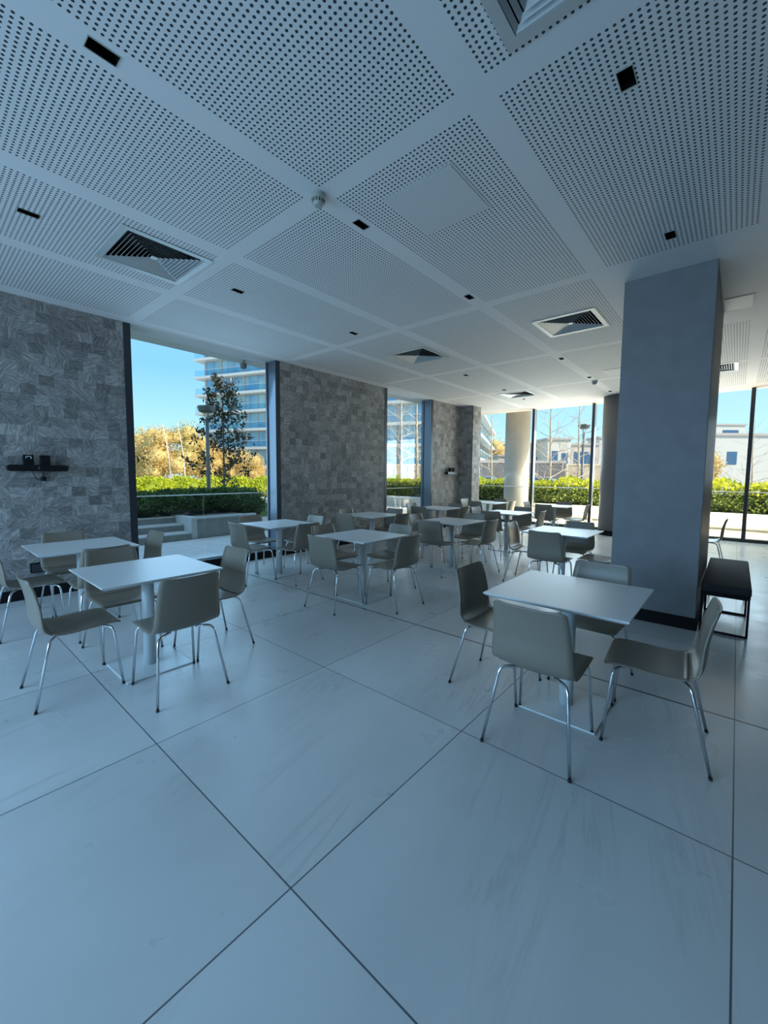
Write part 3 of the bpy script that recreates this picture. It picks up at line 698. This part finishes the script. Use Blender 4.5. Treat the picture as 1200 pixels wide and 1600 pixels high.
def branchy(b, p, d, L, r, depth, rg, tips, spread=0.6, up=0.25, seg=3):
    pts = [p]; q = p.copy(); dd = d.copy()
    for i in range(seg):
        dd = (dd + Vector(rg.normal(size=3))*0.09 + Vector((0, 0, up*0.15))).normalized(); q = q+dd*(L/seg); pts.append(q.copy())
    tube(b, pts, [r*(1-0.5*i/seg) for i in range(seg+1)], 5 if depth < 2 else 6, caps=False)
    if depth == 0: tips.append((q, dd)); return
    for k in range(3):
        i = rg.integers(1, seg+1); a = rg.normal(size=3); a = Vector(a); a = (a-dd*a.dot(dd)).normalized()
        nd = (dd*(1-spread*0.5)+a*spread+Vector((0, 0, up))).normalized()
        branchy(b, pts[i], nd, L*rg.uniform(0.55, 0.8), r*0.5, depth-1, rg, tips, spread, up, seg)
    tips.append((q, dd))
def magnolia(x, y, z, hgt, label, seed, dens=17):
    rg = np.random.default_rng(seed); t = thing('magnolia_tree', (x, y, z), label, 'tree', 'magnolia trees outside the left window')
    b = B(); tips = []; tube(b, [(0, 0, 0), (0.03, 0, hgt*.25), (-.02, .03, hgt*.6), (0, 0, hgt*.92)], [0.045, 0.035, 0.025, 0.008], 7)
    n = 34
    for k in range(n):
        f = 0.08+0.90*k/(n-1); a = k*2.4+rg.uniform(-.3, .3); L = hgt*(0.19*(1-f)+0.07)
        branchy(b, Vector((0, 0, hgt*f)), Vector((cos(a), sin(a), 0.55)).normalized(), L, 0.014*(1.2-f), 1, rg, tips, 0.6, 0.3)
    obj('trunk', b, DBARK, t)
    P = []
    for q, d in tips:
        for k in range(dens): P.append(np.array(q)+np.array(d)*rg.uniform(-.26, .03)+rg.normal(size=3)*0.05)
    V, F = leaves(np.array(P), 0.15, rg, 0.42, 0.35); mesh_obj('foliage', V, F, MAGN, t)
def bare(x, y, z, hgt, label, seed, name='bare_tree', group='bare young trees outside', material=BARK, conical=True):
    rg = np.random.default_rng(seed); t = thing(name, (x, y, z), label, 'tree', group)
    b = B(); tips = []; r0 = hgt*0.011
    trunk = B(); tube(trunk, [(0, 0, 0), (0.04, 0, hgt*.33), (-.03, .02, hgt*.66), (0, 0, hgt)], [r0, r0*.8, r0*.5, r0*.12], 7); obj('trunk', trunk, material, t)
    n = 26
    for k in range(n):
        f = 0.14+0.82*k/(n-1); a = k*2.4+rg.uniform(-.4, .4); L = hgt*(0.24*(1-f)+0.05)
        branchy(b, Vector((0, 0, hgt*f)), Vector((cos(a), sin(a), 0.35)).normalized(), L, r0*0.34*(1.2-f), 1, rg, tips, 0.5, 0.35)
    obj('branches', b, material, t)
def crown_tree(x, y, z, hgt, wid, label, seed, leafm=GOLD, core=GCORE, group='golden trees beyond the garden', size=None, nl=5200, trunkh=0.18, bark=BARK):
    rg = np.random.default_rng(seed); t = thing('leafy_tree', (x, y, z), label, 'tree', group)
    b = B(); tube(b, [(0, 0, 0), (0.1, 0, hgt*.5), (0, 0.1, hgt*.85)], [hgt*.015, hgt*.011, hgt*.004], 7); obj('trunk', b, bark, t)
    P = []; rz = hgt*(1-trunkh)/2; bmc = B()
    for k in range(9):
        a = rg.uniform(0, 6.28); rr = rg.uniform(0, wid*.30); zz = hgt*trunkh+rz*rg.uniform(0.35, 1.6); s = rg.uniform(.30, .44)*wid; s = min(s, max(0.3*wid, hgt-zz+0.2))
        cx, cy = rr*cos(a), rr*sin(a)
        sub = blob(s*.62, s*.62, s*.56, rg, 0.2, 2)
        for v in sub.verts: v.co += Vector((cx, cy, zz))
        me = bpy.data.meshes.new('tmp'); sub.to_mesh(me); sub.free(); bmc.from_mesh(me); bpy.data.meshes.remove(me)
        u = rg.normal(size=(nl//9, 3)); u /= np.linalg.norm(u, axis=1)[:, None]
        P.append(u*np.array([s, s, s*.9])*rg.uniform(.55, 1.1, nl//9)[:, None]+np.array([cx, cy, zz]))
    V, F = leaves(np.concatenate(P), size or wid*.05, rg, 0.6, 0.2); mesh_obj('foliage', V, F, leafm, t); obj('inner_mass', bmc, core, t, True)

cy_, sy_ = cos(YAW), sin(YAW)
def at(px, depth, z=0.0):    # ground position seen at picture column px, at a given distance along the view
    a = (px-600.7)/FPX; return (right0.x*a*depth+fwd0.x*depth, right0.y*a*depth+fwd0.y*depth, z)
magnolia(*at(350, 15.2, 0.40), 4.35, 'slender magnolia with glossy dark leaves beside the lamp post', 3)
magnolia(*at(152, 14.0, 0.40), 4.2, 'dark magnolia partly hidden by the left wall edge', 8)
def lamp_post(x, y, z, hgt, label):
    t = thing('lamp_post', (x, y, z), label, 'lamp post', 'garden lamp posts')
    obj('pole', lathe(B(), [(0.075, 0), (0.07, 0.3), (0.055, hgt-0.35)], 16), mat('lamp_grey', (0.13, 0.15, 0.15), 0.4, 0.3), t, True)
    b = B()
    for k in range(3):
        a = k*2*pi/3; tube(b, [(0.04*cos(a), 0.04*sin(a), hgt-0.36), (0.10*cos(a), 0.10*sin(a), hgt-0.2), (0.12*cos(a), 0.12*sin(a), hgt-0.12)], 0.012, 6)
    obj('bracket', b, MATS['lamp_grey'], t)
    obj('lamp_head', lathe(B(), [(0.16, hgt-0.17), (0.26, hgt-0.12), (0.30, hgt+0.02), (0.29, hgt+0.05), (0.10, hgt+0.08)], 28), MATS['lamp_grey'], t, False)
    obj('lens', lathe(B(), [(0.10, hgt-0.20), (0.155, hgt-0.171)], 20), mat('lamp_lens', (0.6, 0.6, 0.58), 0.3), t)
lamp_post(*at(326, 14.0, 0.40), 3.25, 'dark grey garden lamp post with bowl head before the left tower')
lamp_post(*at(908, 21.5, -0.2), 4.25, 'grey lamp post with flat round head behind the far hedge')
for i, (px, dp, hh) in enumerate(((857, 19.5, 6.5), (901, 20.5, 6.4), (766, 19, 5.2), (626, 19.5, 6.8), (650, 19.0, 6.6))):
    bare(*at(px, dp, -0.2), hh, ['leafless slender tree in the centre of the far glass bay', 'leafless tree left of the far lamp post', 'leafless tree left of the pale outdoor column',
         'leafless double-stemmed looking tree at left in the narrow second window', 'leafless tree at right in the narrow second window'][i], 50+i)
bare(*at(1172, 21, -0.2), 4.6, 'leafless spreading tree in the far right pane', 61)
bare(*at(1112, 24, -0.2), 3.9, 'leafless tree just right of the pillar in the far right pane', 62)
gl = [(205, 62, 8.6), (232, 60, 8.9), (262, 58, 9.4), (296, 60, 9.1), (322, 62, 7.6), (350, 66, 6.2), (378, 62, 5.6), (398, 58, 5.0)]
nm = ['first', 'second', 'third and tallest', 'fourth', 'fifth', 'sixth, behind the magnolia,', 'seventh', 'eighth and lowest']
for i, (px, dp, hh) in enumerate(gl):
    crown_tree(*at(px, dp, -0.2), hh, 5.2 if i < 6 else 3.4, '%s golden tree from the left in the left window' % nm[i], 70+i, OLIVE if i in (0, 3) else GOLD, trunkh=0.02)
for i, (px, dp) in enumerate(((268, 52), (291, 51))):
    b = B(); x, y, z = at(px, dp, -0.2); tube(b, [(x, y, z), (x-.15, y-.2, 4), (x-.6, y-.6, 7.6)], [0.06, 0.05, 0.03], 6)
    tag(obj('tree_trunk', b, mat('white_bark', (0.8, 0.75, 0.62), 0.8)), ['thin pale leaning trunk at left before the golden trees', 'thin pale leaning trunk at right before the golden trees'][i], 'tree')
for i, (px, dp, hh) in enumerate(((824, 95, 10.2), (845, 100, 10.8), (866, 95, 10.0), (776, 92, 10.2))):
    crown_tree(*at(px, dp, -0.2), hh, 6.5, ['left one of the distant olive trees above the low houses', 'middle one of the distant olive trees above the low houses', 'right one of the distant olive trees above the low houses', 'golden tree behind the pale outdoor column'][i], 90+i, OLIVE if i < 3 else GOLD, nl=1500, trunkh=0.1, group='distant trees beyond the houses')
crown_tree(*at(1110, 30, -0.2), 4.4, 1.5, 'small golden tree at the right edge of the pillar outside', 99, nl=1200, size=0.16)

# pale outdoor column and the rounded balcony slab above it
cx_, cy2 = at(806, 14.0)[:2]
t = thing('round_column', (cx_, cy2, 0), 'pale round concrete column standing outside the far windows', 'column')
obj('shaft', lathe(B(), [(0.40, -0.005), (0.40, 3.78)], 48), mat('pale_concrete', (0.42, 0.41, 0.38), 0.7, noise=0.05, nscale=4), t, True)
struct('balcony_slab', bx(-8.5, 9.0, YF+0.225, 14.2, 3.78, 4.05), MATS['soffit_cream'])

# residential tower and lower block ------------------------------------
TGL = NB('blue_tower_glazing', 0.08, 0.8)
c = TGL.ramp(TGL.noise(TGL.pos, 0.25, 3), [(0.35, (0.14, 0.36, 0.60)), (0.65, (0.36, 0.60, 0.66))]); TGL.color(c); TGL.b.inputs['Metallic'].default_value = 0.0; TGL = TGL.m
SLAB = mat('white_balcony_edge', (0.80, 0.77, 0.72), 0.6); TWALL = mat('tower_greige', (0.46, 0.44, 0.43), 0.7)
BGL = glass_material('pale_blue_balcony_glass', (0.80, 0.92, 0.96), 0.15)
def block(name, A, Bp, depthv, z0, nfl, fh, label, group=None, over=1.3, bay=2.6):
    A = Vector(A); Bp = Vector(Bp); u = (Bp-A); L = u.length; u /= L; v = Vector((u.y, -u.x))
    if v.dot(-A) > 0: v = -v                       # away from the camera
    t = thing(name, (A.x, A.y, 0), label, 'building', group)
    def O(x, y): return (u.x*x+v.x*y, u.y*x+v.y*y)
    w = B(); obox(w, O(0, over), u, v, L-over, depthv, z0, z0+nfl*fh); obj('walls', w, TWALL, t)
    for k in range(nfl+1):
        z = z0+k*fh; s = B(); obox(s, O(-over, 0), u, v, L+over, depthv, z-0.22, z+0.22); obj('balcony_slab', s, SLAB, t)
    gz = B(); mu = B(); bal = B(); cp = B()
    for k in range(nfl):
        z = z0+k*fh
        obox(gz, O(0.4, over-0.06), u, v, L-over-0.8, 0.05, z+0.25, z+fh-0.35)
        x = 0.4; i = 0
        while x < L-over-0.3:
            obox(mu, O(x, over-0.14), u, v, 0.6 if i % 3 == 2 else 0.14, 0.07, z+0.22, z+fh-0.22); x += bay*(0.55 if i % 2 else 0.7); i += 1
        obox(bal, O(-over+0.1, 0.12), u, v, L+over-0.2, 0.04, z+0.22, z+1.25)
        obox(cp, O(-over+0.1, 0.10), u, v, L+over-0.2, 0.08, z+1.26, z+1.31)
    obj('glazing', gz, TGL, t); obj('window_mullions', mu, TWALL, t); obj('balcony_glass', bal, BGL, t); obj('balcony_rail', cp, SLAB, t)
    return t
A = at(316, 77)[:2]; Bq = at(676, 61)[:2]
block('apartment_tower', A, Bq, 14, -0.6, 12, 3.25, 'tall blue-glazed apartment tower with white balcony bands outside the left windows')
A = at(751, 58)[:2]; Bq = at(772, 92)[:2]
block('apartment_block', A, Bq, 3, 0.3, 3, 3.35, 'lower glazed apartment block seen left of the outdoor column')
# low houses, walls, fence, cars beyond the hedge
WHT = mat('white_house_render', (0.62, 0.60, 0.56), 0.7); PINK = mat('pinkish_house_render', (0.62, 0.52, 0.46), 0.7); DKW = mat('dark_garden_wall', (0.20, 0.19, 0.19), 0.8, noise=0.1, nscale=2)
WDK = mat('dark_blue_window', (0.06, 0.14, 0.26), 0.2)
def house(px0, px1, dp, h_, material, label, wins, name='house', roofover=0.2):
    A = Vector(at(px0, dp)[:2]); Bp = Vector(at(px1, dp)[:2]); u = (Bp-A); L = u.length; u /= L; v = Vector((-u.y, u.x))
    if v.dot(A) < 0: v = -v
    t = thing(name, (A.x, A.y, 0), label, 'building'); O = lambda x, y: (u.x*x+v.x*y, u.y*x+v.y*y)
    obj('walls', obox(B(), O(0, 0), u, v, L, 4, -0.25, h_), material, t)
    obj('roof', obox(B(), O(-roofover, -roofover), u, v, L+2*roofover, 4+2*roofover, h_, h_+0.3), mat('roof_edge', (0.5, 0.45, 0.42), 0.8), t)
    for fx, z, w, hh in wins: obj('window', obox(B(), O(fx*L, -0.05), u, v, w, 0.1, z, z+hh), WDK, t)
house(798, 852, 64, 6.2, WHT, 'white flat-roofed house left in the centre far pane', [(0.2, 2.8, 1.2, 1.5), (0.7, 2.8, 1.0, 1.5)])
house(853, 889, 60, 6.6, mat('sand_house_render', (0.66, 0.62, 0.55), 0.7), 'sand-coloured house with blue door behind the central bare tree', [(0.15, 2.6, 1.0, 2.4), (0.62, 3.2, 0.9, 1.5)])
house(890, 932, 62, 6.0, PINK, 'pinkish low house behind the far lamp post', [(0.1, 3.0, 2.2, 2.0), (0.65, 3.0, 0.9, 1.6)])
house(933, 975, 66, 7.4, WHT, 'pale block between mullion and dark round column', [(0.2, 3.2, 1.0, 1.6)])
house(777, 797, 70, 4.6, PINK, 'brownish low building left of the outdoor column', [(0.3, 2.2, 2, 1.4)])
house(1060, 1300, 52, 6.6, WHT, 'long white building in the far right panes', [(0.30, 3.0, 1.2, 1.6), (0.575, 3.4, 2.6, 2.0), (0.8, 3.0, 2, 1.6)])
house(1108, 1157, 80, 11.3, WHT, 'white penthouse level rising behind the long white building', [(0.3, 9.4, 3.0, 1.0)])
house(700, 882, 44, 2.75, DKW, 'dark grey boundary wall behind the parked cars', [], 'boundary_wall', 0.05)
t = None
A = Vector(at(883, 42)[:2]); Bp = Vector(at(990, 42)[:2]); u = Bp-A; L = u.length; u /= L; v = Vector((-u.y, u.x))
t = thing('wooden_fence', (A.x, A.y, 0), 'tan panelled fence with pale posts behind the far lamp post', 'fence')
obj('panels', obox(B(), (0, 0), u, v, L, 0.08, -0.2, 2.5), mat('tan_fence', (0.52, 0.42, 0.30), 0.8, noise=0.1, nscale=3), t)
obj('top_rail', obox(B(), (-v.x*.06, -v.y*.06), u, v, L, 0.2, 2.5, 2.65), mat('pale_timber', (0.72, 0.58, 0.40), 0.7), t)
for k in range(6): obj('post', obox(B(), (u.x*L*k/5.0-v.x*.1, u.y*L*k/5.0-v.y*.1), u, v, 0.16, 0.1, -0.2, 2.5), MATS['pale_timber'], t)
A = Vector(at(596, 40)[:2]); Bp = Vector(at(700, 40)[:2]); u = Bp-A; L = u.length; u /= L; v = Vector((-u.y, u.x))
t = thing('wooden_fence', (A.x, A.y, 0), 'tan fence seen behind the bare trees in the narrow second window', 'fence')
obj('panels', obox(B(), (0, 0), u, v, L, 0.08, -0.2, 2.3), MATS['tan_fence'], t)
obj('top_rail', obox(B(), (-v.x*.06, -v.y*.06), u, v, L, 0.2, 2.3, 2.45), MATS['pale_timber'], t)
for k in range(6): obj('post', obox(B(), (u.x*L*k/5.0-v.x*.1, u.y*L*k/5.0-v.y*.1), u, v, 0.16, 0.1, -0.2, 2.3), MATS['pale_timber'], t)
CAR_S = mat('silver_car_paint', (0.55, 0.57, 0.60), 0.25, 0.6); CAR_D = mat('dark_car_paint', (0.05, 0.06, 0.08), 0.25, 0.3); CGL = mat('car_glass', (0.10, 0.14, 0.17), 0.08)
def car(px, dp, paint, label):
    x, y, _ = at(px, dp); t = thing('car', (x, y, -0.21), label, 'car', None, 0.15)
    b = B(); prof = [(-2.1, .35), (-2.15, .75), (-2.0, .95), (-1.0, 1.02), (1.15, 1.0), (1.9, .90), (2.15, .7), (2.15, .35)]
    l = [b.verts.new((p[0], -.86, p[1])) for p in prof]; r = [b.verts.new((p[0], .86, p[1])) for p in prof]
    b.faces.new(l); b.faces.new(r[::-1])
    for k in range(len(l)): b.faces.new((l[k], l[(k+1) % len(l)], r[(k+1) % len(l)], r[k]))
    bmesh.ops.recalc_face_normals(b, faces=b.faces[:]); obj('body', b, paint, t)
    def cab(prof, w0, w1, m_, nm_):
        b = B(); l = [b.verts.new((p[0], -(w0 if p[1] < 1.2 else w1), p[1])) for p in prof]; r = [b.verts.new((p[0], (w0 if p[1] < 1.2 else w1), p[1])) for p in prof]
        b.faces.new(l); b.faces.new(r[::-1])
        for k in range(len(l)): b.faces.new((l[k], l[(k+1) % len(l)], r[(k+1) % len(l)], r[k]))
        bmesh.ops.recalc_face_normals(b, faces=b.faces[:]); obj(nm_, b, m_, t)
    cab([(-1.75, 1.0), (-1.1, 1.48), (0.3, 1.50), (1.2, 1.0)], .80, .62, CGL, 'windows'); cab([(-1.12, 1.49), (-0.9, 1.58), (0.1, 1.59), (0.34, 1.51)], .63, .60, paint, 'car_roof')
    for sx in (-1.3, 1.3):
        for sy in (-.80, .80):
            b = B(); lathe(b, [(0.33, -.1), (0.33, .1)], 20)
            bmesh.ops.rotate(b, verts=b.verts[:], matrix=Matrix.Rotation(pi/2, 3, 'X')); bmesh.ops.translate(b, verts=b.verts[:], vec=(sx, sy, .33)); obj('wheel', b, RUBBER, t)
car(764, 34, CAR_S, 'silver parked car left of the outdoor column, roof above the hedge')
car(818, 41, CAR_D, 'dark parked car seen beside the first window mullion')
car(852, 27, CAR_S, 'silver parked car behind the hedge right of the first mullion')
